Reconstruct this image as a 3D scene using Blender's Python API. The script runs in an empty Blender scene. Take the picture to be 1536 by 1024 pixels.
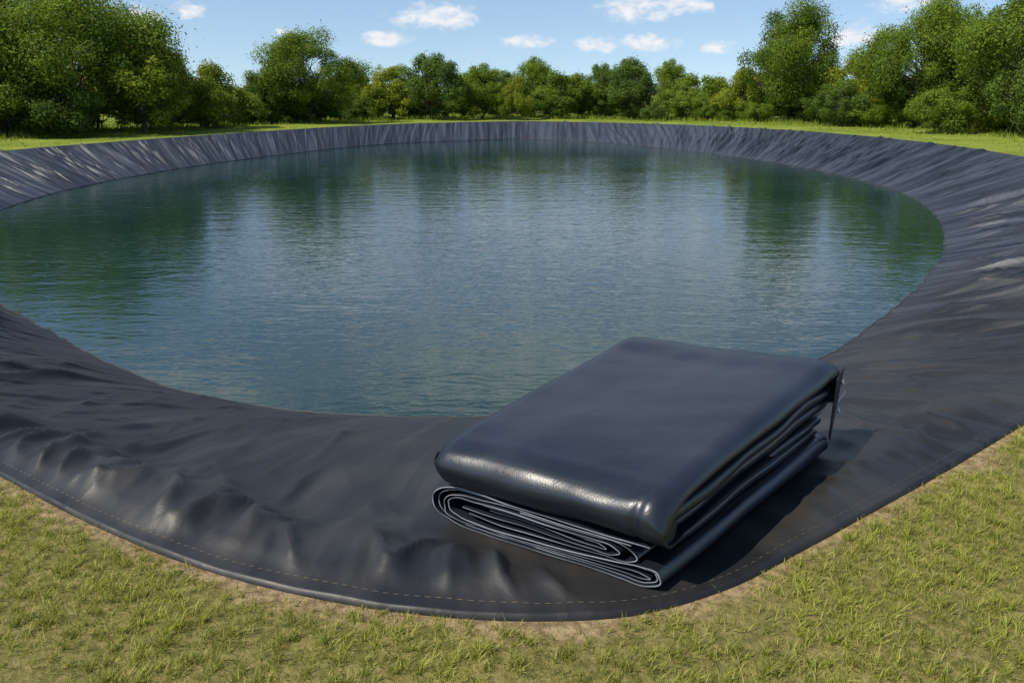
import bpy, math, numpy as np
from mathutils import Vector
rng=np.random.default_rng(7)
scene=bpy.context.scene
scene.view_settings.view_transform='Standard'
scene.view_settings.look='None'
scene.view_settings.exposure=0
COL=scene.collection
PI=math.pi

# ------------------------------------------------------------ helpers
def smooth(x,a=0.0,b=1.0):
    t=np.clip((x-a)/(b-a),0,1); return t*t*(3-2*t)
_perm=np.random.default_rng(3).permutation(256)
_perm=np.concatenate([_perm,_perm,_perm])
_ga=np.random.default_rng(5).uniform(0,2*PI,256)
def pn(x,y,seed=0):
    x=np.asarray(x,float)+seed*17.37; y=np.asarray(y,float)+seed*9.71
    x,y=np.broadcast_arrays(x,y)
    xi=np.floor(x).astype(int); yi=np.floor(y).astype(int)
    xf=x-xi; yf=y-yi
    u=xf*xf*xf*(xf*(xf*6-15)+10); v=yf*yf*yf*(yf*(yf*6-15)+10)
    def g(ix,iy,dx,dy):
        h=_perm[_perm[ix&255]+(iy&255)]
        a=_ga[h]; return np.cos(a)*dx+np.sin(a)*dy
    n00=g(xi,yi,xf,yf); n10=g(xi+1,yi,xf-1,yf); n01=g(xi,yi+1,xf,yf-1); n11=g(xi+1,yi+1,xf-1,yf-1)
    return 1.5*((n00*(1-u)+n10*u)*(1-v)+(n01*(1-u)+n11*u)*v)
def fbm(x,y,o=3,seed=0):
    r=0;a=1
    for i in range(o):
        r=r+a*pn(x*2**i,y*2**i,seed+i); a*=.5
    return r

def mesh_np(name,verts,faces,smooth_=True,uv=None,attr=None,mats=(),midx=None):
    me=bpy.data.meshes.new(name)
    verts=np.asarray(verts,np.float32)
    faces=[np.asarray(f,np.int32) for f in faces if len(f)]
    loops=np.concatenate([f.ravel() for f in faces])
    tot=np.concatenate([np.full(len(f),f.shape[1],np.int32) for f in faces])
    st=np.concatenate([[0],np.cumsum(tot)[:-1]]).astype(np.int32)
    me.vertices.add(len(verts)); me.vertices.foreach_set("co",verts.ravel())
    me.loops.add(len(loops)); me.loops.foreach_set("vertex_index",loops)
    me.polygons.add(len(tot)); me.polygons.foreach_set("loop_start",st)
    try: me.polygons.foreach_set("loop_total",tot)
    except Exception: pass
    if midx is not None: me.polygons.foreach_set("material_index",np.asarray(midx,np.int32))
    me.update(calc_edges=True)
    me.polygons.foreach_set("use_smooth",np.full(len(tot),bool(smooth_)))
    if uv is not None:
        l=me.uv_layers.new(name="UVMap"); l.data.foreach_set("uv",np.asarray(uv,np.float32)[loops].ravel())
    if attr is not None:
        for k,a in attr.items():
            at=me.attributes.new(k,'FLOAT','POINT'); at.data.foreach_set("value",np.asarray(a,np.float32))
    for m in mats: me.materials.append(m)
    me.validate()
    return me
def obj(name,me,parent=None,loc=None):
    o=bpy.data.objects.new(name,me); COL.objects.link(o)
    if parent: o.parent=parent
    if loc is not None: o.location=loc
    return o
def empty(name,loc=(0,0,0)):
    o=bpy.data.objects.new(name,None); COL.objects.link(o); o.empty_display_size=.2; o.location=loc; return o
def gridfaces(nr,nc,wrap=False):
    r=np.arange(nr-1)[:,None]; c=np.arange(nc if wrap else nc-1)[None,:]
    c2=(c+1)%nc
    a=r*nc+c; b=r*nc+c2; d=(r+1)*nc+c; e=(r+1)*nc+c2
    return np.stack([a+0*b,b,e,d],-1).reshape(-1,4)
def catmull(P,n,closed=False):
    P=np.asarray(P,float); N=len(P); out=[]
    segs=N if closed else N-1
    for i in range(segs):
        if closed: p=[P[(i+k)%N] for k in(-1,0,1,2)]
        else: p=[P[max(i-1,0)],P[i],P[i+1],P[min(i+2,N-1)]]
        d0=np.linalg.norm(p[1]-p[0])+1e-9; d1=np.linalg.norm(p[2]-p[1])+1e-9; d2=np.linalg.norm(p[3]-p[2])+1e-9
        m1=(p[2]-p[1])/d1*d0/(d0+d1)+(p[1]-p[0])/d0*d1/(d0+d1)
        m2=(p[3]-p[2])/d2*d1/(d1+d2)+(p[2]-p[1])/d1*d2/(d1+d2)
        if not closed and i==0: m1=(p[2]-p[1])/d1
        if not closed and i==segs-1: m2=(p[2]-p[1])/d1
        m1=m1*d1; m2=m2*d1
        t=np.linspace(0,1,n,endpoint=False)[:,None]
        out.append((2*t**3-3*t**2+1)*p[1]+(t**3-2*t**2+t)*m1+(-2*t**3+3*t**2)*p[2]+(t**3-t**2)*m2)
    out=np.concatenate(out)
    if not closed: out=np.vstack([out,P[-1]])
    return out

# ------------------------------------------------------------ node helpers
class NT:
    def __init__(s,tree): s.t=tree; s.n=tree.nodes; s.l=tree.links
    def new(s,ty,**k):
        n=s.n.new(ty)
        for a,b in k.items(): setattr(n,a,b)
        return n
    def link(s,a,b): s.l.new(a,b)
    def set(s,n,i,v):
        if isinstance(v,bpy.types.NodeSocket): s.link(v,n.inputs[i])
        else: n.inputs[i].default_value=v
    def math(s,op,a,b=None,c=None,clamp=False):
        n=s.new('ShaderNodeMath',operation=op); n.use_clamp=clamp
        for i,v in enumerate((a,b,c)):
            if v is not None: s.set(n,i,v)
        return n.outputs[0]
    def noise(s,vec,scale,detail=4,rough=.55,dist=0):
        n=s.new('ShaderNodeTexNoise'); s.link(vec,n.inputs['Vector'])
        n.inputs['Scale'].default_value=scale; n.inputs['Detail'].default_value=detail
        n.inputs['Roughness'].default_value=rough; n.inputs['Distortion'].default_value=dist
        return n.outputs['Fac']
    def map(s,vec,scale=(1,1,1),rot=(0,0,0),loc=(0,0,0)):
        n=s.new('ShaderNodeMapping'); s.link(vec,n.inputs['Vector'])
        n.inputs['Scale'].default_value=scale; n.inputs['Rotation'].default_value=rot; n.inputs['Location'].default_value=loc
        return n.outputs[0]
    def mix(s,f,a,b):
        n=s.new('ShaderNodeMix',data_type='RGBA')
        s.set(n,0,f)
        for i,v in ((6,a),(7,b)):
            if isinstance(v,bpy.types.NodeSocket): s.link(v,n.inputs[i])
            else: n.inputs[i].default_value=(*v,1)
        return n.outputs[2]
    def ramp(s,f,lo,hi):
        n=s.new('ShaderNodeMapRange'); n.interpolation_type='SMOOTHSTEP'
        s.set(n,0,f); n.inputs[1].default_value=lo; n.inputs[2].default_value=hi
        return n.outputs[0]
    def bump(s,h,strength,dist,normal=None):
        n=s.new('ShaderNodeBump'); s.link(h,n.inputs['Height']); s.set(n,'Strength',strength)
        n.inputs['Distance'].default_value=dist
        if normal: s.link(normal,n.inputs['Normal'])
        return n.outputs[0]
def material(name):
    m=bpy.data.materials.new(name); m.use_nodes=True
    nt=NT(m.node_tree); b=nt.n['Principled BSDF']; return m,nt,b

# ------------------------------------------------------------ materials
def mat_liner():
    m,t,b=material("liner_rubber")
    tc=t.new('ShaderNodeTexCoord'); uv=tc.outputs['UV']; ob=tc.outputs['Object']
    sx=t.new('ShaderNodeSeparateXYZ'); t.link(ob,sx.inputs[0])
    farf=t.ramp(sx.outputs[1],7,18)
    sidef=t.ramp(t.math('ABSOLUTE',sx.outputs[0]),1.8,4.0)
    at=t.new('ShaderNodeAttribute',attribute_name="lean"); lean=at.outputs['Fac']
    sp=t.new('ShaderNodeSeparateXYZ'); t.link(uv,sp.inputs[0])
    def sh(a,b_,c,off=0.0):
        cb=t.new('ShaderNodeCombineXYZ')
        u=t.math('ADD',t.math('MULTIPLY',sp.outputs[0],a),t.math('MULTIPLY',t.math('MULTIPLY',sp.outputs[1],lean),b_))
        t.link(u,cb.inputs[0]); t.link(t.math('MULTIPLY_ADD',sp.outputs[1],c,off),cb.inputs[1]); return cb.outputs[0]
    dust=t.noise(ob,.9,5,.6,.6)
    streak=t.noise(sh(3.0,1.3,.12),1.0,3,.55,.1)
    f=t.ramp(t.math('ADD',t.math('MULTIPLY',dust,.6),t.math('MULTIPLY',streak,.5)),.45,.75)
    cn=t.mix(f,(.0105,.0108,.012),(.037,.034,.030))
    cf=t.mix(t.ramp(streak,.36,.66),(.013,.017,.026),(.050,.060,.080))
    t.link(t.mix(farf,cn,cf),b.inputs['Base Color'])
    r=t.math('ADD',t.math('MULTIPLY_ADD',dust,.22,.37),t.math('MULTIPLY',farf,.04)); t.link(r,b.inputs['Roughness'])
    b.inputs['Specular IOR Level'].default_value=.5
    w2=t.noise(sh(3.2,1.6,.09,5.0),1.0,2,.45,.0)
    w2=t.math('ABSOLUTE',t.math('SUBTRACT',w2,.5))
    wn=t.noise(ob,3.0,4,.55,.5)
    w3=t.noise(ob,45,2,.6)
    n=t.bump(w2,t.math('MAXIMUM',t.math('MULTIPLY',farf,.95),t.math('MULTIPLY_ADD',sidef,.70,.16)),.18)
    n=t.bump(wn,.22,.035,n); n=t.bump(w3,.25,.002,n)
    t.link(n,b.inputs['Normal']); return m
def mat_vinyl():
    m,t,b=material("folded_vinyl")
    tc=t.new('ShaderNodeTexCoord'); ob=tc.outputs['Object']
    d=t.noise(ob,2.2,5,.6,.4)
    t.link(t.mix(t.ramp(d,.35,.7),(.007,.010,.016),(.013,.017,.026)),b.inputs['Base Color'])
    t.link(t.math('MULTIPLY_ADD',d,.16,.30),b.inputs['Roughness'])
    b.inputs['Specular IOR Level'].default_value=.75
    n=t.bump(t.noise(ob,4,3,.5),.2,.03)
    n=t.bump(t.noise(ob,130,2,.5),.5,.0018,n)
    t.link(n,b.inputs['Normal']); return m
def simple(name,col,rough=.6,metal=0,nscale=30,var=.3):
    m,t,b=material(name)
    tc=t.new('ShaderNodeTexCoord')
    f=t.noise(tc.outputs['Object'],nscale,3,.6)
    t.link(t.mix(f,tuple(c*(1-var) for c in col),tuple(min(1,c*(1+var)) for c in col)),b.inputs['Base Color'])
    b.inputs['Roughness'].default_value=rough; b.inputs['Metallic'].default_value=metal
    return m
def mat_water():
    m,t,b=material("pond_water")
    tc=t.new('ShaderNodeTexCoord'); ob=tc.outputs['Object']
    c=t.mix(t.ramp(t.noise(ob,.15,3,.5),.35,.65),(.008,.031,.026),(.012,.039,.033))
    t.link(c,b.inputs['Base Color'])
    b.inputs['Roughness'].default_value=.012; b.inputs['IOR'].default_value=1.48
    patch=t.ramp(t.noise(t.map(ob,(.5,1,1)),.12,3,.5,.5),.3,.7)
    a=t.noise(t.map(ob,(.7,1.9,1),(0,0,.08)),1.0,2,.45,.5)
    a2=t.noise(t.map(ob,(1.3,3.4,1),(0,0,-.10)),2.6,2,.5,.6)
    n=t.bump(a,t.math('MULTIPLY_ADD',patch,.5,.5),.015); n=t.bump(a2,t.math('MULTIPLY_ADD',patch,.5,.5),.0085,n)
    t.link(n,b.inputs['Normal']); return m
def mat_ground():
    m,t,b=material("ground_grass_soil")
    tc=t.new('ShaderNodeTexCoord'); ob=tc.outputs['Object']; uv=tc.outputs['UV']
    sx=t.new('ShaderNodeSeparateXYZ'); t.link(uv,sx.inputs[0]); d=sx.outputs[1]
    n1=t.noise(ob,1.6,5,.6,.3); n2=t.noise(ob,22,5,.65); n3=t.noise(ob,.25,4,.6)
    green=t.mix(t.ramp(n2,.3,.7),(.10,.095,.024),(.25,.21,.08))
    green=t.mix(t.ramp(d,3,6),green,t.mix(t.ramp(n3,.35,.65),(.15,.20,.028),(.24,.28,.045)))
    soil=t.mix(t.ramp(n2,.3,.7),(.15,.105,.055),(.38,.285,.16))
    f=t.math('ADD',t.math('MULTIPLY',d,2.0),t.math('MULTIPLY',n1,1.0))
    k=t.ramp(f,.50,.80)
    t.link(t.mix(k,soil,green),b.inputs['Base Color'])
    b.inputs['Roughness'].default_value=.95; b.inputs['Specular IOR Level'].default_value=.1
    t.link(t.bump(t.noise(ob,35,4,.7),.8,.02),b.inputs['Normal']); return m
def mat_leaf(name,c1,c2,trans=.3,rough=.6):
    m,t,b=material(name)
    at=t.new('ShaderNodeAttribute',attribute_name="tint")
    oi=t.new('ShaderNodeObjectInfo')
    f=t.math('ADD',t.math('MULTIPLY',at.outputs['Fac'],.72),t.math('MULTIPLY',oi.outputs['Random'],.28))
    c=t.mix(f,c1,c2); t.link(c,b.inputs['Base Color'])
    b.inputs['Roughness'].default_value=rough; b.inputs['Specular IOR Level'].default_value=.12
    if trans>0:
        tr=t.new('ShaderNodeBsdfTranslucent'); t.link(t.mix(.5,c,(c2[0]*1.3,c2[1]*1.3,c2[2])),tr.inputs[0])
        mx=t.new('ShaderNodeMixShader'); mx.inputs[0].default_value=trans
        t.link(b.outputs[0],mx.inputs[1]); t.link(tr.outputs[0],mx.inputs[2])
        t.link(mx.outputs[0],t.n['Material Output'].inputs[0])
    return m
M_LINER=mat_liner(); M_VINYL=mat_vinyl(); M_WATER=mat_water(); M_GROUND=mat_ground()
M_EDGE=simple("sheet_cut_edge",(.22,.23,.26),.45)
M_TAG=simple("strap_white",(.5,.5,.5),.45)
M_STITCH=simple("stitch_thread",(.13,.095,.06),.8)
M_SEAM=simple("waterline_seam",(.04,.04,.038),.6)
M_METAL=simple("grommet_metal",(.6,.6,.6),.3,1.0)
M_BARK=simple("bark",(.09,.07,.05),.9)
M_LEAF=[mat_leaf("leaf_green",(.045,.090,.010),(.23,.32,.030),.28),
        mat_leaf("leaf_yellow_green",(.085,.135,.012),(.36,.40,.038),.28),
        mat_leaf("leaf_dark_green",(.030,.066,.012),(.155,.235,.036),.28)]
M_BLADE=mat_leaf("grass_blade",(.105,.140,.014),(.53,.52,.125),.3,.6)
M_TALL=mat_leaf("tall_grass_blade",(.12,.18,.018),(.38,.44,.07),.3,.6)

# ------------------------------------------------------------ pond outlines (metres)
CY=28.0
RIM=[(-2.81,3.98),(-1.99,3.43),(-1.38,3.09),(-.95,2.914),(-.454,2.777),(.085,2.72),(.489,2.755),(.8775,2.914),(1.32,3.224),(1.769,3.559),(2.303,3.959),(3.252,4.70),
 (5.3,6.2),(8.6,9.2),(12.2,13.6),(15,19),(16.7,26.4),(17.6,34.7),(16,46),(10.4,56),(5,60.1),(.6,62),(-3,60.2),(-7.6,56.5),(-13.4,46),(-16.6,37.2),(-18.4,29.5),(-17,21),(-13,14),(-8.5,8.9),(-5,5.5)]
WAT=[(-7.88,11.9),(-6.57,10.7),(-5.02,9.25),(-3.52,8.11),(-2.53,7.67),(-1.46,7.45),(-.45,7.40),(.90,7.6),(2.2,8.15),(3.52,9.04),(5.28,11.05),(7.22,13.63),(9.19,16.8),(11.2,21.1),(12.7,26.3),(12.9,34.0),(9.4,47.3),(4.5,56.2),(.6,58.6),(-3,56.9),(-7.1,53.6),(-12.2,43),(-14.6,33.2),(-14.7,25),(-12.2,17)]
def polar(P):
    C=catmull(P,24,True); th=np.arctan2(C[:,1]-CY,C[:,0]); r=np.hypot(C[:,0],C[:,1]-CY)
    i=np.argsort(th); return th[i],r[i]
rt,rr=polar(RIM); wt,wr=polar(WAT)
def Rrim(t): return np.interp(t,rt,rr,period=2*PI)
def Rwat(t): return np.interp(t,wt,wr,period=2*PI)

# ------------------------------------------------------------ bundle frame
O=np.array([.605,2.915]); A=np.array([-.815,.58]); B=np.array([.612,.791])
BI=np.linalg.inv(np.array([A,B]).T)
LEN=2.10; WID=1.2
def plane_z(y): return -.09*(y-2.94)

# ------------------------------------------------------------ liner sheet
near_half=.40
tn=np.linspace(-PI/2-near_half,-PI/2+near_half,900,endpoint=False)
tf=np.linspace(-PI/2+near_half,-PI/2-near_half+2*PI,1600,endpoint=False)
T=np.concatenate([tn,tf]); 
Tw=(T+PI)%(2*PI)-PI
R=Rrim(Tw); W=Rwat(Tw)
rx=R*np.cos(T); ry=R*np.sin(T)
arc=np.concatenate([[0],np.cumsum(np.hypot(np.diff(rx),np.diff(ry)))])
S=np.concatenate([[-.0005],np.linspace(0,.3,70)**1.0,np.linspace(.306,1.12,95)])
SS,TT=np.meshgrid(S,T,indexing='ij'); RR=R[None,:]+(W-R)[None,:]*SS
X=RR*np.cos(TT); Y=CY+RR*np.sin(TT)
Sc=np.clip(SS,0,1); D=Sc*(R-W)[None,:]
AW=np.broadcast_to(arc[None,:],X.shape)
dth=TT+PI/2; dth=np.where(dth>PI,dth-2*PI,dth)
near=np.exp(-(dth/.30)**2)
ex=1.05+.40*near
Z=-1.1*Sc**ex - np.clip(SS-1,0,1)*2.5
edge=smooth(D,0,.35)*(1-.80*smooth(Sc,.72,1.0))
w_=AW; v_=D
sg=np.clip(dth/.10,-1,1)*(1-smooth(np.abs(dth),2.8,3.1))      # folds lean away from the near tip
n1=pn(w_/1.3+sg*v_*.20,v_*.08,1); rid1=(1-np.abs(n1))**5
n2=pn(w_/.60+sg*v_*.34+.2*n1,v_*.09,2); rid2=(1-np.abs(n2))**4
n3=pn(w_/.8+sg*v_*.60,v_*.09,5); rid3=(1-np.abs(n3))**6
n4=pn(w_/.36+sg*v_*.62+.3*n1,v_*.11,6); rid4=(1-np.abs(n4))**4
n5=pn(w_/.22+sg*v_*1.1+.5*n2,v_*.13,7); rid5=(1-np.abs(n5))**5
far=smooth(np.abs(dth),.12,.45)
side=smooth(np.abs(dth),.035,.12)
mod=.25+.75*smooth(pn(w_/2.1,v_/1.6,16),-.5,.3); mod2=smooth(pn(w_/1.4,v_/1.2,18),-.3,.4)
Z+=edge*(.10*far+.02*near+.02*side)*(rid1-.3)
Z+=edge*(.085*far+.008*near+.02*side)*(rid2-.3)
Z+=edge*(.05*far+.016*near+.03*side)*(rid3-.2)
Z+=edge*(.010+.034*side)*(1-.6*far)*(rid4-.30)*mod
Z+=edge*(.008+.008*side)*(1-far)*(rid5-.25)*mod2
Z+=edge*near*.020*pn(X/1.2,Y/1.2,8)
leftw=.30+.70*smooth(-X,-.9,.1)
crest=near*smooth(D,0,.20)*np.exp(-((D-.40)/.32)**2)
lr=1-np.abs(pn(w_/.30+.7*pn(w_/.5,v_/.5,11)-v_*.5,v_/.75,9))*1.7
lr2=1-np.abs(pn(w_/.15,v_/.45,12))*1.6
lump=np.clip(.15+.95*np.clip(lr,0,1)**1.6+.22*lr2+.35*pn(w_/.8,v_/1.0,13),0,2)
Z+=crest*leftw*(.035+.078*lump)
valley=near*smooth(D,.2,.6)*np.exp(-((D-1.1)/.7)**2)*leftw
Z-=valley*.06*np.abs(pn(w_/.7+v_*.5,v_*.5,14))*2
dr_=np.abs(pn(w_/.50-sg*v_*.45,v_*.20,17)); Z+=near*smooth(D,.35,.9)*(1-smooth(Sc,.6,.95))*.032*((1-dr_)**7-.2)
hem=np.exp(-(D/.12)**2)
Z+=hem*.006*(1+pn(w_/.30,v_*0,21))*near
q=np.stack([X-O[0],Y-O[1]],-1)@BI.T
al,be=q[...,0],q[...,1]
ox=np.maximum(np.maximum(-.04-al,al-WID-.06),0); oy=np.maximum(np.maximum(-.03-be,be-LEN-.02),0)
k=1-smooth(np.hypot(ox,oy),0,.30)
Z=Z*(1-k)+(plane_z(Y)-.012)*k
Z+=.012
Z[0,:]=-.03
UVs=np.stack([AW,D],-1).reshape(-1,2)
V=np.stack([X,Y,Z],-1).reshape(-1,3)
liner=empty("pond_liner")
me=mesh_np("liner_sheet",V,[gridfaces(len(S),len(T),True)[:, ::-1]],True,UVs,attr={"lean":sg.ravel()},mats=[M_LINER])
obj("liner_sheet",me,liner)
def liner_pt(ti,d):
    s=d/(R[ti]-W[ti]); z=np.interp(s,S,Z[:,ti]); r=R[ti]+(W[ti]-R[ti])*s
    return np.array([r*math.cos(T[ti]),CY+r*math.sin(T[ti]),z])
vs=[];fs=[]
for i in range(0,898,1):
    if i%2==1: continue
    for dd in (.070,):
        a=liner_pt(i,dd); b_=liner_pt(i+1,dd); a2=liner_pt(i,dd+.0035); b2=liner_pt(i+1,dd+.0035)
        up=np.array([0,0,.002]); n=len(vs); vs+= [a+up,b_+up,b2+up,a2+up]; fs.append([n,n+1,n+2,n+3])
obj("hem_stitching",mesh_np("hem_stitching",vs,[fs],False,mats=[M_STITCH]),liner)
def tube(name,path,rad,mat,parent,closed=True,k=6):
    P=np.asarray(path); N=len(P)
    Tn=np.roll(P,-1,0)-np.roll(P,1,0)
    Tn/=np.linalg.norm(Tn,axis=1)[:,None]+1e-9
    up=np.array([0,0,1.]); s=np.cross(Tn,up); s/=np.linalg.norm(s,axis=1)[:,None]+1e-9; u=np.cross(s,Tn)
    a=np.linspace(0,2*PI,k,endpoint=False)
    rad=np.broadcast_to(rad,(N,))
    Vv=P[:,None,:]+rad[:,None,None]*(np.cos(a)[None,:,None]*s[:,None,:]+np.sin(a)[None,:,None]*u[:,None,:])
    Vv=np.concatenate([Vv,Vv[:1]],0)
    f=gridfaces(Vv.shape[0],k,True)
    return obj(name,mesh_np(name,Vv.reshape(-1,3),[f],True,mats=[mat]),parent)
wl=[]
for i in range(0,len(T),2):
    zc=Z[:,i]; j=np.where(zc<-1.085)[0]; j=j[0] if len(j) else len(S)-1
    f=(zc[j-1]+1.085)/(zc[j-1]-zc[j]+1e-9); s=S[j-1]+(S[j]-S[j-1])*f
    r=R[i]+(W[i]-R[i])*s; wl.append((r*math.cos(T[i]),CY+r*math.sin(T[i]),-1.083))
tube("waterline_seam",np.array(wl),.010,M_SEAM,liner)

# ------------------------------------------------------------ water
tt=np.linspace(-PI,PI,360,endpoint=False); rw=Rwat(tt)+(Rrim(tt)-Rwat(tt))*.30
Vw=np.concatenate([[[0,CY,-1.1]],np.stack([rw*np.cos(tt),CY+rw*np.sin(tt),np.full(360,-1.1)],-1)])
fan=np.array([[0,1+i,1+(i+1)%360] for i in range(360)])
obj("pond_water",mesh_np("pond_water",Vw,[fan],False,mats=[M_WATER]))

# ------------------------------------------------------------ ground
tg=np.concatenate([np.linspace(-PI/2-.4,-PI/2+.4,500,endpoint=False),np.linspace(-PI/2+.4,-PI/2-.4+2*PI,700,endpoint=False)])
rg=Rrim((tg+PI)%(2*PI)-PI)
dd=np.concatenate([[-.35,-.1,0],np.linspace(.05,3.2,50),np.array([3.6,4.2,5,6,7.5,9,11,13,16,20,26,35,50,80,150,400,1200,4000])])
G=rg[None,:]+dd[:,None]; gx=G*np.cos(tg); gy=CY+G*np.sin(tg)
ddm=np.broadcast_to(dd[:,None],gx.shape)
gz=.018*fbm(gx/.5,gy/.5,3,31)*smooth(ddm,0,.3)*(ddm<30)+.10*pn(gx/6,gy/6,35)*smooth(ddm,1,6)*smooth(gy,12,25)
gz=gz-.012
gz[0,:]=-.25; gz[1,:]=-.06
ga=np.concatenate([[0],np.cumsum(np.hypot(np.diff(rg*np.cos(tg)),np.diff(rg*np.sin(tg))))])
obj("ground",mesh_np("ground",np.stack([gx,gy,gz],-1).reshape(-1,3),[gridfaces(len(dd),len(tg),True)],True,
    np.stack([np.broadcast_to(ga,gx.shape),np.where((gy>15)&(ddm>.3),ddm+6,ddm)],-1).reshape(-1,2),mats=[M_GROUND]))

# ------------------------------------------------------------ grass blades
def blades(name,px,py,pz,h,wd,lean,mat,tint):
    n=len(px); a=rng.uniform(0,2*PI,n); la=rng.uniform(0,2*PI,n); ln=lean*h
    cx,cy=np.cos(a)*wd/2,np.sin(a)*wd/2; lx,ly=np.cos(la)*ln,np.sin(la)*ln
    P=np.stack([px,py,pz],-1)
    c=np.stack([cx,cy,0*cx],-1); m=np.stack([lx*.35,ly*.35,h*.55],-1); tp=np.stack([lx,ly,h],-1)
    V=np.stack([P-c,P+c,P+m+c*.75,P+m-c*.75,P+tp],1).reshape(-1,3)
    b0=np.arange(n)[:,None]*5
    quads=b0+np.array([[0,1,2,3]]); tris=b0+np.array([[3,2,4]])
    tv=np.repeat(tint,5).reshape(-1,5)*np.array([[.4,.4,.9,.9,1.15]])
    return obj(name,mesh_np(name,V,[quads,tris],True,attr={"tint":np.clip(tv.ravel(),0,1)},mats=[mat]))
N=520000
px=rng.uniform(-4.6,5.2,N); py=rng.uniform(1.6,6.3,N)
tuft=rng.random(N)<.5
tx=np.round(px/.075); ty=np.round(py/.075)
jx=pn(tx*.73,ty*.91,81)*.06; jy=pn(tx*.61,ty*.83,82)*.06
px=np.where(tuft,tx*.075+jx+rng.normal(size=N)*.012,px); py=np.where(tuft,ty*.075+jy+rng.normal(size=N)*.012,py)
th=np.arctan2(py-CY,px); dr=np.hypot(px,py-CY)-Rrim(th)
cl=fbm(px/.55,py/.55,3,41); cl2=pn(px/.09,py/.09,44); bare=fbm(px/.9+7,py/.6,3,47)
dens=np.clip(.74+.45*cl+.42*cl2,.05,1)*smooth(dr+.11*cl,-.03,.13)*(1-.75*smooth(bare,.30,.75))+.04
keep=(dr>.008)&(rng.random(N)<dens)
px,py,dr,cl,cl2,bare,tuft=[a_[keep] for a_ in (px,py,dr,cl,cl2,bare,tuft)]
n=len(px)
h=rng.uniform(.014,.052,n)*(1+.5*cl2)*(.6+.4*smooth(dr,0,.15))*np.where(tuft,1.15,.85); wd=rng.uniform(.0026,.0052,n)
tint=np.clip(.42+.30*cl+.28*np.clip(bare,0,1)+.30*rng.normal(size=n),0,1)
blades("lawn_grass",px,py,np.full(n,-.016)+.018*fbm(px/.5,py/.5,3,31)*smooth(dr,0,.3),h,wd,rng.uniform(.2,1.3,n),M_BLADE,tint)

N=80000
ta=rng.uniform(-.55,PI+.55,N); d=rng.uniform(0,1,N)**.8*16+.6
r=Rrim((ta+PI)%(2*PI)-PI)+d; px=r*np.cos(ta); py=CY+r*np.sin(ta)
cl=fbm(px/2.5,py/2.5,3,51)
k=rng.random(N)<np.clip(.25+.06*d+.7*cl,.05,1); px,py,d,cl=px[k],py[k],d[k],cl[k]; n=len(px)
gzf=.10*pn(px/6,py/6,35)*smooth(d,1,6)*smooth(py,12,25)-.03
h=rng.uniform(.04,.10,n)+smooth(d,4.0,8)*rng.uniform(.05,.45,n)*np.clip(.6+cl,.1,1.5)
blades("tall_grass",px,py,gzf,h,rng.uniform(.02,.05,n),rng.uniform(.1,.6,n),M_TALL,np.clip(.5+.3*cl+.22*rng.normal(size=n),0,1))

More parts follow.
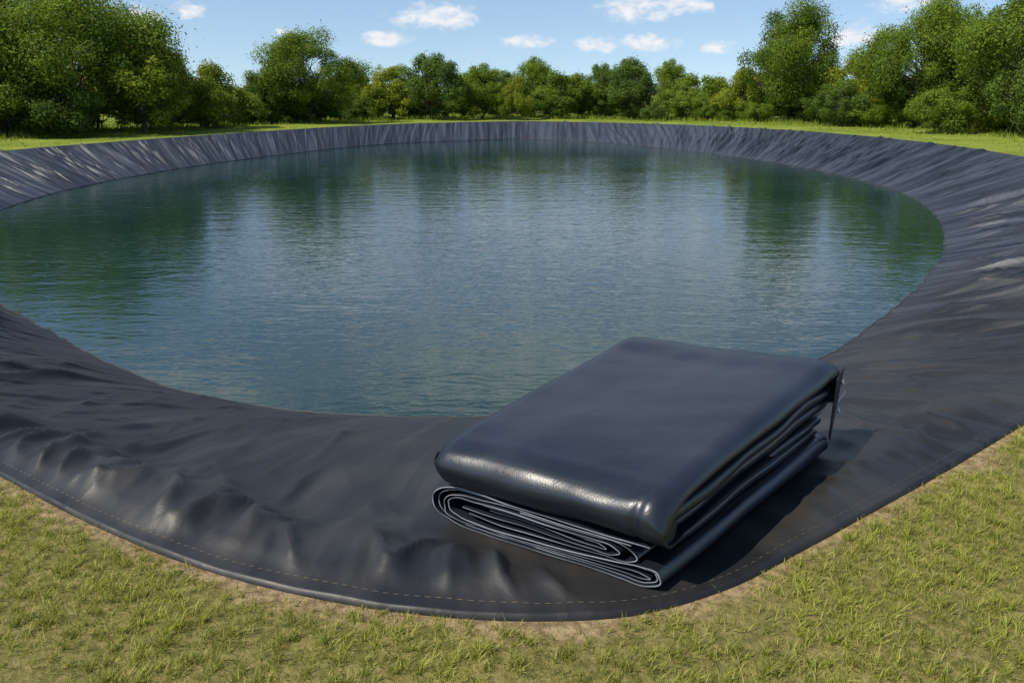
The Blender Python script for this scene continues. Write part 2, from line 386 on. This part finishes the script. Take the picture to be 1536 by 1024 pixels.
# ------------------------------------------------------------ trees
def cone(p0,p1,r0,r1,k=6):
    p0=np.array(p0,float);p1=np.array(p1,float); d=p1-p0; d/=np.linalg.norm(d)+1e-9
    s=np.cross(d,[.3,.9,.2]); s/=np.linalg.norm(s); u=np.cross(s,d)
    a=np.linspace(0,2*PI,k,endpoint=False)[:,None]
    ring=np.cos(a)*s+np.sin(a)*u
    return np.vstack([p0+ring*r0,p1+ring*r1])
def tree_mesh(name,h,w,leaves,leaf,seed,kind,mat):
    g=np.random.default_rng(seed)
    V=[];F=[];off=0
    def addcone(a,b,r0,r1,k=6):
        nonlocal off
        V.append(cone(a,b,r0,r1,k)); i=np.arange(k); j=(i+1)%k
        F.append(np.stack([i,j,j+k,i+k],-1)+off); off+=2*k
    bush= kind=='bush'
    z0=.02*h if bush else (.03*h if kind=='wide' else .10*h)
    zc=(z0+h)/2; hz=(h-z0)/2
    nb=int(44 if bush else 85)
    bl=[]
    lob=g.uniform(0,2*PI,4)
    for i in range(nb):
        ct=g.uniform(-1,1); ph=g.uniform(0,2*PI); rf=g.uniform(.35,1.0)**.6
        st=math.sqrt(1-ct*ct)
        env=1+.18*math.sin(2*ph+lob[0])+.14*math.sin(3*ph+lob[1]+2*ct)
        if kind=='wide': env*=1-.14*ct
        else: env*=1-.20*ct
        br=g.uniform(.065,.155)*w*(1 if i%3 else .6)
        p=np.array([math.cos(ph)*st*(w/2-br*.6)*rf*env,math.sin(ph)*st*(w/2-br*.6)*rf*env,zc+ct*(hz-br*.55)*rf*g.uniform(.85,1.08)])
        p[2]=max(p[2],br*.4)
        bl.append((p,br))
    tops=[]
    nst=3 if bush else 1
    for s_ in range(nst):
        c=np.array([g.normal()*.04*w,g.normal()*.04*w,-.05]); r0=.022*h if not bush else .012*h
        pts=[c]
        for q_ in range(5):
            c=c+np.array([g.normal()*.03*w,g.normal()*.03*w,h*.16]); pts.append(c)
        for q_ in range(5):
            addcone(pts[q_],pts[q_+1],r0*(1-q_*.17),r0*(1-(q_+1)*.17),8)
        tops.append(pts)
    for (p,br) in bl:
        pts=tops[g.integers(len(tops))]; q_=min(4,max(1,int(p[2]/h*4.2)))
        st_=pts[q_]; mid=(st_+p)/2+g.normal(size=3)*.04*w
        addcone(st_,mid,.007*h,.004*h,5); addcone(mid,p,.004*h,.0015*h,5)
        for _ in range(2):
            e=p+g.normal(size=3)*br*.6; addcone(p,e,.0025*h,.001*h,4)
    nwood=sum(len(f) for f in F)
    wts=np.array([b[1]**2 for b in bl]); wts/=wts.sum()
    bi=g.choice(len(bl),leaves,p=wts); C=np.array([b[0] for b in bl])[bi]; Rb=np.array([b[1] for b in bl])[bi]
    dv=g.normal(size=(leaves,3)); dv/=np.linalg.norm(dv,axis=1)[:,None]
    lum=1+.30*np.sin(dv[:,0]*6+bi)*np.sin(dv[:,1]*7+2*bi)*np.cos(dv[:,2]*6+bi*.7)
    rad_=g.uniform(.2,1,leaves)**.5*lum
    stray=g.random(leaves)<.2; rad_=np.where(stray,rad_*g.uniform(1,1.6,leaves),rad_)
    P=C+dv*(Rb*rad_)[:,None]*np.array([1,1,.85])
    P[:,2]=np.maximum(P[:,2],g.uniform(0,.15,leaves))
    nrm=dv*.8+g.normal(size=(leaves,3))*.45+np.array([0,0,.35]); nrm/=np.linalg.norm(nrm,axis=1)[:,None]
    a_=np.cross(nrm,g.normal(size=(leaves,3))); a_/=np.linalg.norm(a_,axis=1)[:,None]; b_=np.cross(nrm,a_)
    sz=(leaf*g.uniform(.6,1.3,leaves))[:,None]
    LV=np.stack([P-a_*sz,P-b_*sz*.5+nrm*sz*.1,P+a_*sz,P+b_*sz*.5+nrm*sz*.1],1).reshape(-1,3)
    LF=np.arange(leaves)[:,None]*4+np.arange(4)[None,:]+off
    blt=g.uniform(0,1,len(bl))[bi]
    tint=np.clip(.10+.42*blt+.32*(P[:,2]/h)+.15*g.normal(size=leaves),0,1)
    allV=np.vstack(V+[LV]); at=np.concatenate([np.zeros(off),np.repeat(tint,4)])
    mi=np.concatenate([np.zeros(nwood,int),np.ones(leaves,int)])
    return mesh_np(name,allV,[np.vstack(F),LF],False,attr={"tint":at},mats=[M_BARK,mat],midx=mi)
protos={
 'bigA':(tree_mesh("big_tree_a",7,9,80000,.066,11,'wide',M_LEAF[0]),7,9),
 'bigB':(tree_mesh("big_tree_b",7,7.5,64000,.066,12,'tree',M_LEAF[0]),7,7.5),
 'bigC':(tree_mesh("big_tree_c",7,7.5,60000,.068,19,'wide',M_LEAF[2]),7,7.5),
 'treeA':(tree_mesh("tree_a",5,5.2,25000,.07,13,'tree',M_LEAF[0]),5,5.2),
 'treeB':(tree_mesh("tree_b",5,4.8,25000,.07,14,'wide',M_LEAF[2]),5,4.8),
 'treeC':(tree_mesh("tree_c",5,5,25000,.07,15,'wide',M_LEAF[1]),5,5),
 'bushA':(tree_mesh("bush_a",3.4,5,20000,.065,16,'bush',M_LEAF[1]),3.4,5),
 'bushB':(tree_mesh("bush_b",3.4,4.5,18000,.065,17,'bush',M_LEAF[0]),3.4,4.5),
 'bushC':(tree_mesh("bush_c",3.4,4.6,18000,.065,18,'bush',M_LEAF[2]),3.4,4.6),
}
def place(name,p,x,y,h,w,rot,parent=None,z=-.05):
    me,ph,pw=protos[p]; o=obj(name,me,parent,(x,y,z)); o.scale=(w/pw,w/pw,h/ph); o.rotation_euler=(0,0,rot); return o
TR=[('bigA',-22.6,43,8.2,10.6),('bigB',-27.5,44,7.8,9),('bushB',-24.2,39.5,4.6,5.8),('treeC',-19.4,43.5,4.9,6.0),('treeA',-20.6,50,4.9,3.6),
('bushC',-21.6,39.8,3.2,4.4),('bushA',-17.7,49.5,3.9,5.8),('bushC',-17.0,56,3.5,4.1),('bigB',-14.1,58,6.5,7.8),('bushA',-11.8,66,3.6,4.4),('treeC',-9.6,68,4.3,5),
('treeB',-6.2,66,5.5,5.0),('treeA',-2.5,68,4.6,4.8),('bushA',.5,66,3.5,3.2),('treeA',2,76,5.5,4.4),('bushB',4.6,70,4.3,6),
('treeB',8.4,78,5.1,3.7),('treeB',9.7,68,5.2,5.0),('treeA',14.2,76,5.3,3.6),('bushB',15.8,70,4.1,6.4),('bigB',19.8,60,8.5,8.2),
('bushA',17.3,63,4.0,5),('bushA',23.2,56,4.9,6.4),('bushC',20.6,52,2.9,4.2),('bigA',24.9,50,7.9,8.6),('bigB',26.6,43.6,8.3,8.4),('bushC',24.6,39,4.2,5.4),('bushB',22.6,43.5,2.7,4.2),
('bigC',-30,38,6.8,8),('bigB',-28,30,6.5,7.5),('bigA',32,40,7,9),('bigC',28.5,31,6.5,7.5)]
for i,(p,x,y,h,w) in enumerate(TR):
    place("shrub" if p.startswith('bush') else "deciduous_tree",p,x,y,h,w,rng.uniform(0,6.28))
tl=empty("distant_treeline")
g=np.random.default_rng(77)
ths=np.linspace(-.1,PI+.1,64)
for i,t_ in enumerate(ths):
    dd_=g.uniform(8.0,12); r=float(Rrim((t_+PI)%(2*PI)-PI))+dd_
    x=r*math.cos(t_); y=CY+r*math.sin(t_)
    hh=g.uniform(1.3,2.9)
    place("understory_shrub",['bushA','bushB','bushC','bushB'][g.integers(4)],x,y,hh,hh*g.uniform(1.5,2.2),g.uniform(0,6.28),tl)
for i in range(46):
    t_=g.uniform(.0,PI); r=float(Rrim((t_+PI)%(2*PI)-PI))+g.uniform(16,30)
    x=r*math.cos(t_); y=CY+r*math.sin(t_); hh=g.uniform(3.2,4.7)
    place("far_tree",['treeA','treeB','bushB','bushC','treeA'][g.integers(5)],x,y,hh,hh*g.uniform(1.1,1.6),g.uniform(0,6.28),tl)

# ------------------------------------------------------------ folded liner bundle
bundle=empty("folded_pond_liner_bundle",(O[0],O[1],0))
def wp(al,be,z):
    al=al*(1+.065*be)-.022*be
    x=O[0]+A[0]*al+B[0]*be; y=O[1]+A[1]*al+B[1]*be
    zz=plane_z(y)+z*(1+.20*np.clip(be,0,2.2))
    return np.stack([x-O[0],y-O[1],zz],-1)
def ribbon_alpha(name,path,th,b0,b1,nb=50,sag=.006,seed=0,nps=14):
    C=catmull(path,nps); n=len(C)
    tg_=np.gradient(C,axis=0); tg_/=np.linalg.norm(tg_,axis=1)[:,None]+1e-9
    nr=np.stack([-tg_[:,1],tg_[:,0]],-1)
    o1=C+nr*th/2; o2=C-nr*th/2
    ring=np.vstack([o1,o2[::-1]]); m=len(ring)
    bs=np.linspace(0,1,nb)**1.5
    VV=[]
    for b in bs:
        be_=b0+(b1-b0)*b
        wob=sag*pn(ring[:,0]*2.2+seed,np.full(m,be_*1.6),seed+60)
        wob2=sag*1.2*pn(ring[:,1]*6+seed,np.full(m,be_*1.5),seed+61)
        zz=np.maximum(ring[:,1]+wob*np.clip(ring[:,1]/.03,0,1),.002)
        VV.append(wp(ring[:,0]+wob2*b**.3,np.full(m,be_)+.016*pn(ring[:,0]*3,ring[:,1]*14,seed+5),zz))
    VV=np.array(VV).reshape(-1,3)
    f=gridfaces(nb,m,True)
    i=np.arange(n-1)
    c0=np.stack([i,i+1,m-2-i,m-1-i],-1); c1=c0[:, ::-1]+(nb-1)*m
    mi=np.concatenate([np.zeros(len(f),int),np.ones(2*(n-1),int)])
    me=mesh_np(name,VV,[f,c0,c1],True,mats=[M_VINYL,M_EDGE],midx=mi)
    o=obj(name,me,bundle)
    me.set_sharp_from_angle(angle=math.radians(50))
    return o
spiral=[(.03,.190),(.2,.190),(.45,.204),(.75,.196),(.95,.212),(1.10,.206),(1.195,.168),(1.230,.110),(1.200,.05),(1.11,.017),(.9,.010),(.5,.012),(.15,.010),(.03,.013),(-.028,.042),(-.010,.080),(.06,.090),(.2,.075),(.6,.052),(.95,.048),(1.07,.058),(1.125,.085),(1.13,.120),(1.09,.152),(.95,.165),(.6,.158),(.3,.158),(.20,.150),(.165,.130),(.20,.108),(.32,.103),(.6,.108),(.9,.112),(1.04,.112)]
ribbon_alpha("lower_fold_outer",spiral,.0055,-.01,LEN,seed=1)
spo=[(.10,.180),(.2,.181),(.45,.194),(.75,.185),(.95,.198),(1.09,.191),(1.172,.158),(1.204,.108),(1.178,.056),(1.100,.027),(.9,.019),(.5,.021),(.15,.019),(.035,.022),(-.006,.044),(.004,.068),(.06,.078),(.2,.066),(.6,.044),(.95,.040)]
ribbon_alpha("lower_fold_second_sheet",spo,.0045,.006,LEN-.01,seed=1)
sp2=[(.12,.170),(.5,.182),(.9,.181),(1.06,.172),(1.135,.145),(1.160,.105),(1.15,.06),(1.085,.036),(.9,.030),(.5,.030),(.15,.031),(.05,.034),(.022,.043),(.06,.054),(.2,.050),(.6,.038),(.98,.034)]
ribbon_alpha("lower_fold_inner",sp2,.004,-.004,LEN-.02,seed=4)
sp3=[(1.0,.085),(.8,.080),(.5,.082),(.25,.088),(.13,.094),(.09,.115),(.12,.145),(.16,.165),(.3,.170),(.7,.171)]
ribbon_alpha("lower_fold_core",sp3,.004,-.002,LEN-.03,seed=6)
sp4=[(.92,.145),(.6,.143),(.35,.142),(.255,.135),(.24,.126),(.30,.121),(.6,.127),(.88,.132)]
ribbon_alpha("lower_fold_core_inner",sp4,.004,.004,LEN-.03,seed=7)

import bmesh
def cushion(name,a0,a1,b0,b1,z0,z1,ra,seed,wob=.014,na=60,nb=90,pw=2.6):
    u=np.linspace(0,1,na); v=np.linspace(0,1,nb)
    u=.5-.5*np.cos(u*PI); v=.5-.5*np.cos(v*PI)
    UU,VV_=np.meshgrid(u,v,indexing='ij')
    def prof(d,r): 
        x=np.clip(1-d/r,0,1); return (1-x**pw)**(1/pw)
    edgewob=wob*pn(VV_*(b1-b0)*2.3,VV_*0+.3,seed)
    AL=a0+(a1-a0)*UU+edgewob*(1-UU)*1.0
    BE=b0+(b1-b0)*VV_+wob*pn(UU*3,UU*0,seed+3)
    da=np.minimum(UU,1-UU)*(a1-a0); db=np.minimum(VV_,1-VV_)*(b1-b0)
    p=prof(da,ra)*prof(db,ra)
    zm=(z0+z1)/2+.010*pn(AL*2,BE*1.6,seed+7); hz=(z1-z0)/2*(1+.35*pn(AL,BE*1.3,seed+11))
    top=wp(AL,BE,zm+hz*p+.004*pn(AL*4,BE*3,seed+9)*p); bot=wp(AL,BE,zm-hz*p)
    V_=np.concatenate([top.reshape(-1,3),bot.reshape(-1,3)])
    f=gridfaces(na,nb); f2=f[:, ::-1]+na*nb
    me=mesh_np(name,V_,[f[:, ::-1],f2[:, ::-1]],True,mats=[M_VINYL])
    bm=bmesh.new(); bm.from_mesh(me); bmesh.ops.remove_doubles(bm,verts=bm.verts,dist=.0004)
    bmesh.ops.recalc_face_normals(bm,faces=bm.faces); bm.to_mesh(me); bm.free()
    for pl in me.polygons: pl.use_smooth=True
    return obj(name,me,bundle)
cushion("lower_fill_fold",.030,1.05,.22,LEN-.02,.088,.135,.05,3)
cushion("lower_fill_fold_upper",.02,1.05,.20,LEN-.0,.138,.184,.05,5)
cushion("upper_fold_1",.0,1.17,.10,LEN+.01,.210,.268,.05,8)
cushion("upper_fold_2",-.020,1.17,.07,LEN+.0,.274,.332,.05,10)
cushion("upper_fold_3",.012,1.17,.07,LEN+.02,.338,.388,.05,12)
path=[(LEN*.55,.212),(.5,.206),(.16,.200),(.06,.202),(.0,.224),(-.045,.278),(-.050,.335),(-.016,.390),(.06,.424),(.18,.434),(.6,.440),(1.2,.438),(1.7,.432),(LEN-.04,.426),(LEN+.03,.408),(LEN+.055,.36),(LEN+.045,.29),(LEN+.03,.235)]
C=catmull(path,12); n=len(C)
tg_=np.gradient(C,axis=0); tg_/=np.linalg.norm(tg_,axis=1)[:,None]
nr=np.stack([-tg_[:,1],tg_[:,0]],-1); th_=.010
ring=np.vstack([C+nr*th_/2,(C-nr*th_/2)[::-1]]); m=len(ring)
na=110; ua=.5-.5*np.cos(np.linspace(0,1,na)*PI)
a0,a1=-.040,1.225
VV=[]
for u in ua:
    al_=a0+(a1-a0)*u; be_=ring[:,0].copy(); z_=ring[:,1].copy()
    dR=al_-a0; dL=a1-al_
    topw=smooth(z_,.27,.40)
    xR=np.clip(1-dR/.10,0,1); cR=1-np.sqrt(1-xR**2*.98)
    xL=np.clip(1-dL/.12,0,1); cL=1-np.sqrt(1-xL**2*.999)
    fr=smooth(-be_,-.16,.03)
    z_=z_-topw*(cR*(.060+.05*fr)+cL*.09)+(1-topw)*(cL*.08+cR*(.022-.045*fr))
    be_=be_+fr*(cR*.025+cL*.10)
    bk=smooth(be_,LEN-.1,LEN+.04); be_=be_-bk*(cR*.02+cL*.12)
    z_=z_+.012*pn(np.full(m,al_*1.7),be_*1.4,71)*smooth(z_,.25,.4)+.003*pn(np.full(m,al_*5),be_*4,72)
    z_=z_+fr*.010*pn(np.full(m,al_*3.5),z_*9,73); be_=be_+fr*.018*pn(np.full(m,al_*2.8),z_*5,74)
    pc=np.exp(-((al_-.085+.10*(z_-.33))/.022)**2)*fr; be_=be_+pc*.012
    al2=al_+.012*pn(be_*1.6,be_*0,75)*smooth(1-u,.5,1)
    VV.append(wp(np.full(m,1.0)*al2,be_,z_))
VV=np.array(VV).reshape(-1,3)
f=gridfaces(na,m,True); i=np.arange(n-1); c0=np.stack([i,i+1,m-2-i,m-1-i],-1); c1=c0[:, ::-1]+(na-1)*m
me=mesh_np("upper_wrap",VV,[f,c0,c1],True,mats=[M_VINYL])
me.set_sharp_from_angle(angle=math.radians(50))
obj("upper_wrap",me,bundle)
def flap(name,pts,mat,th=.006):
    P=np.array([wp(np.array(p[0]),np.array(p[1]),np.array(p[2])) for p in pts]); k_=len(P)
    n_=np.cross(P[1]-P[0],P[-1]-P[0]); n_/=np.linalg.norm(n_)
    V_=np.vstack([P-n_*th/2,P+n_*th/2]); i=np.arange(k_); j=(i+1)%k_
    f_=np.stack([i,j,j+k_,i+k_],-1)
    me=mesh_np(name,V_,[f_,np.array([[3,2,1,0],[4,5,6,7]])],False,mats=[mat]); o=obj(name,me,bundle)
    bv=o.modifiers.new("b",'BEVEL'); bv.width=.002; return o
flap("corner_flap",[(-.045,LEN+.050,.405),(-.052,LEN-.10,.375),(-.035,LEN-.04,.10),(-.020,LEN+.05,.06)],M_VINYL)
flap("front_corner_tuck",[(-.034,.0,.34),(-.032,.10,.29),(-.028,.08,.218),(-.028,.0,.215)],M_VINYL)
def grommet(al_,be_,z_,s=.016):
    c=wp(np.array(al_),np.array(be_),np.array(z_))
    bpy.ops.mesh.primitive_torus_add(major_radius=s,minor_radius=s*.32,major_segments=20,minor_segments=8)
    o=bpy.context.object; o.name="grommet"; o.data.name="grommet"; o.data.materials.append(M_METAL); o.parent=bundle
    o.location=c; o.rotation_euler=(PI/2,0,math.radians(54))
grommet(-.066,LEN-.02,.350); grommet(-.060,LEN-.01,.22)
flap("tie_strap",[(-.072,LEN+.03,.302),(-.074,LEN-.10,.286),(-.074,LEN-.10,.274),(-.072,LEN+.03,.290)],M_TAG,.004)

# ------------------------------------------------------------ sky, sun
sun_el=math.radians(52); sun_dir=Vector((-.78,-.36,0)).normalized()
az=math.atan2(sun_dir.x,sun_dir.y)
w=bpy.data.worlds.new("World"); scene.world=w; w.use_nodes=True
t=NT(w.node_tree); bg=t.n['Background']
tc=t.new('ShaderNodeTexCoord'); gen=tc.outputs['Generated']
vm=t.new('ShaderNodeVectorMath',operation='ADD'); t.link(gen,vm.inputs[0]); vm.inputs[1].default_value=(0,0,.085)
vn=t.new('ShaderNodeVectorMath',operation='NORMALIZE'); t.link(vm.outputs[0],vn.inputs[0])
sk=t.new('ShaderNodeTexSky'); sk.sky_type='NISHITA'; sk.sun_disc=False
sk.sun_elevation=sun_el; sk.sun_rotation=az; sk.air_density=1.0; sk.dust_density=.4; sk.ozone_density=1.8
t.link(vn.outputs[0],sk.inputs[0])
sx=t.new('ShaderNodeSeparateXYZ'); t.link(gen,sx.inputs[0])
azn=t.math('ARCTAN2',sx.outputs[0],sx.outputs[1]); eln=sx.outputs[2]
CL=[(-.088,.084,.050,.015),(-.403,.077,.024,.011),(-.36,.086,.018,.009),(-.146,.061,.030,.009),(.017,.058,.032,.008),(.099,.054,.026,.010),(.143,.092,.042,.016),(.196,.094,.032,.010),(.161,.055,.036,.010),(.239,.051,.022,.007),(.427,.096,.036,.013),(.54,.099,.035,.012),(.385,.06,.03,.012),(-.26,.066,.012,.004),
(.06,.170,.24,.040),(-.22,.20,.16,.035),(.30,.215,.16,.04),(.05,.33,.34,.07),(-.45,.36,.22,.06),(.5,.42,.2,.07),(1.2,.25,.2,.05),(-1.1,.28,.25,.05)]  # this row: clouds added out of view to brighten the water's reflection
mask=None
for (a_,e_,w_,h_) in CL:
    q1=t.math('POWER',t.math('DIVIDE',t.math('SUBTRACT',azn,a_),w_),2.0)
    q2=t.math('POWER',t.math('DIVIDE',t.math('SUBTRACT',eln,e_),h_),2.0)
    mk=t.math('SUBTRACT',1.0,t.math('ADD',q1,q2))
    mask=mk if mask is None else t.math('MAXIMUM',mask,mk)
mask=t.math('MAXIMUM',mask,-2.0)
cb=t.new('ShaderNodeCombineXYZ'); t.link(azn,cb.inputs[0]); t.link(t.math('MULTIPLY',eln,1.9),cb.inputs[1])
nz=t.noise(cb.outputs[0],42,6,.6,.3); nzb=t.noise(cb.outputs[0],15,3,.5)
val=t.math('ADD',mask,t.math('MULTIPLY',t.math('SUBTRACT',nz,.53),3.8))
val=t.math('ADD',val,t.math('MULTIPLY',t.math('SUBTRACT',nzb,.5),1.5))
cf=t.math('MULTIPLY',t.ramp(val,-.5,1.2),.92)
ccol=t.mix(t.ramp(nz,.35,.65),(4.9,5.3,5.8),(6.2,6.25,6.3))
t.link(t.mix(cf,sk.outputs[0],ccol),bg.inputs[0]); bg.inputs[1].default_value=.15
L=bpy.data.lights.new("sun",'SUN'); L.energy=5.0; L.angle=math.radians(.5); L.color=(1,.93,.80)
so=bpy.data.objects.new("sun",L); COL.objects.link(so)
dv=Vector((sun_dir.x*math.cos(sun_el),sun_dir.y*math.cos(sun_el),math.sin(sun_el)))
so.rotation_euler=dv.to_track_quat('Z','Y').to_euler(); so.location=dv*60

# ------------------------------------------------------------ camera
cam=bpy.data.cameras.new("camera"); cam.lens=28.125; cam.sensor_width=36; cam.clip_end=9000; cam.clip_start=.05
co=bpy.data.objects.new("camera",cam); COL.objects.link(co); co.location=(0,0,2.0)
co.rotation_euler=(math.radians(90-17.22),0,0); scene.camera=co
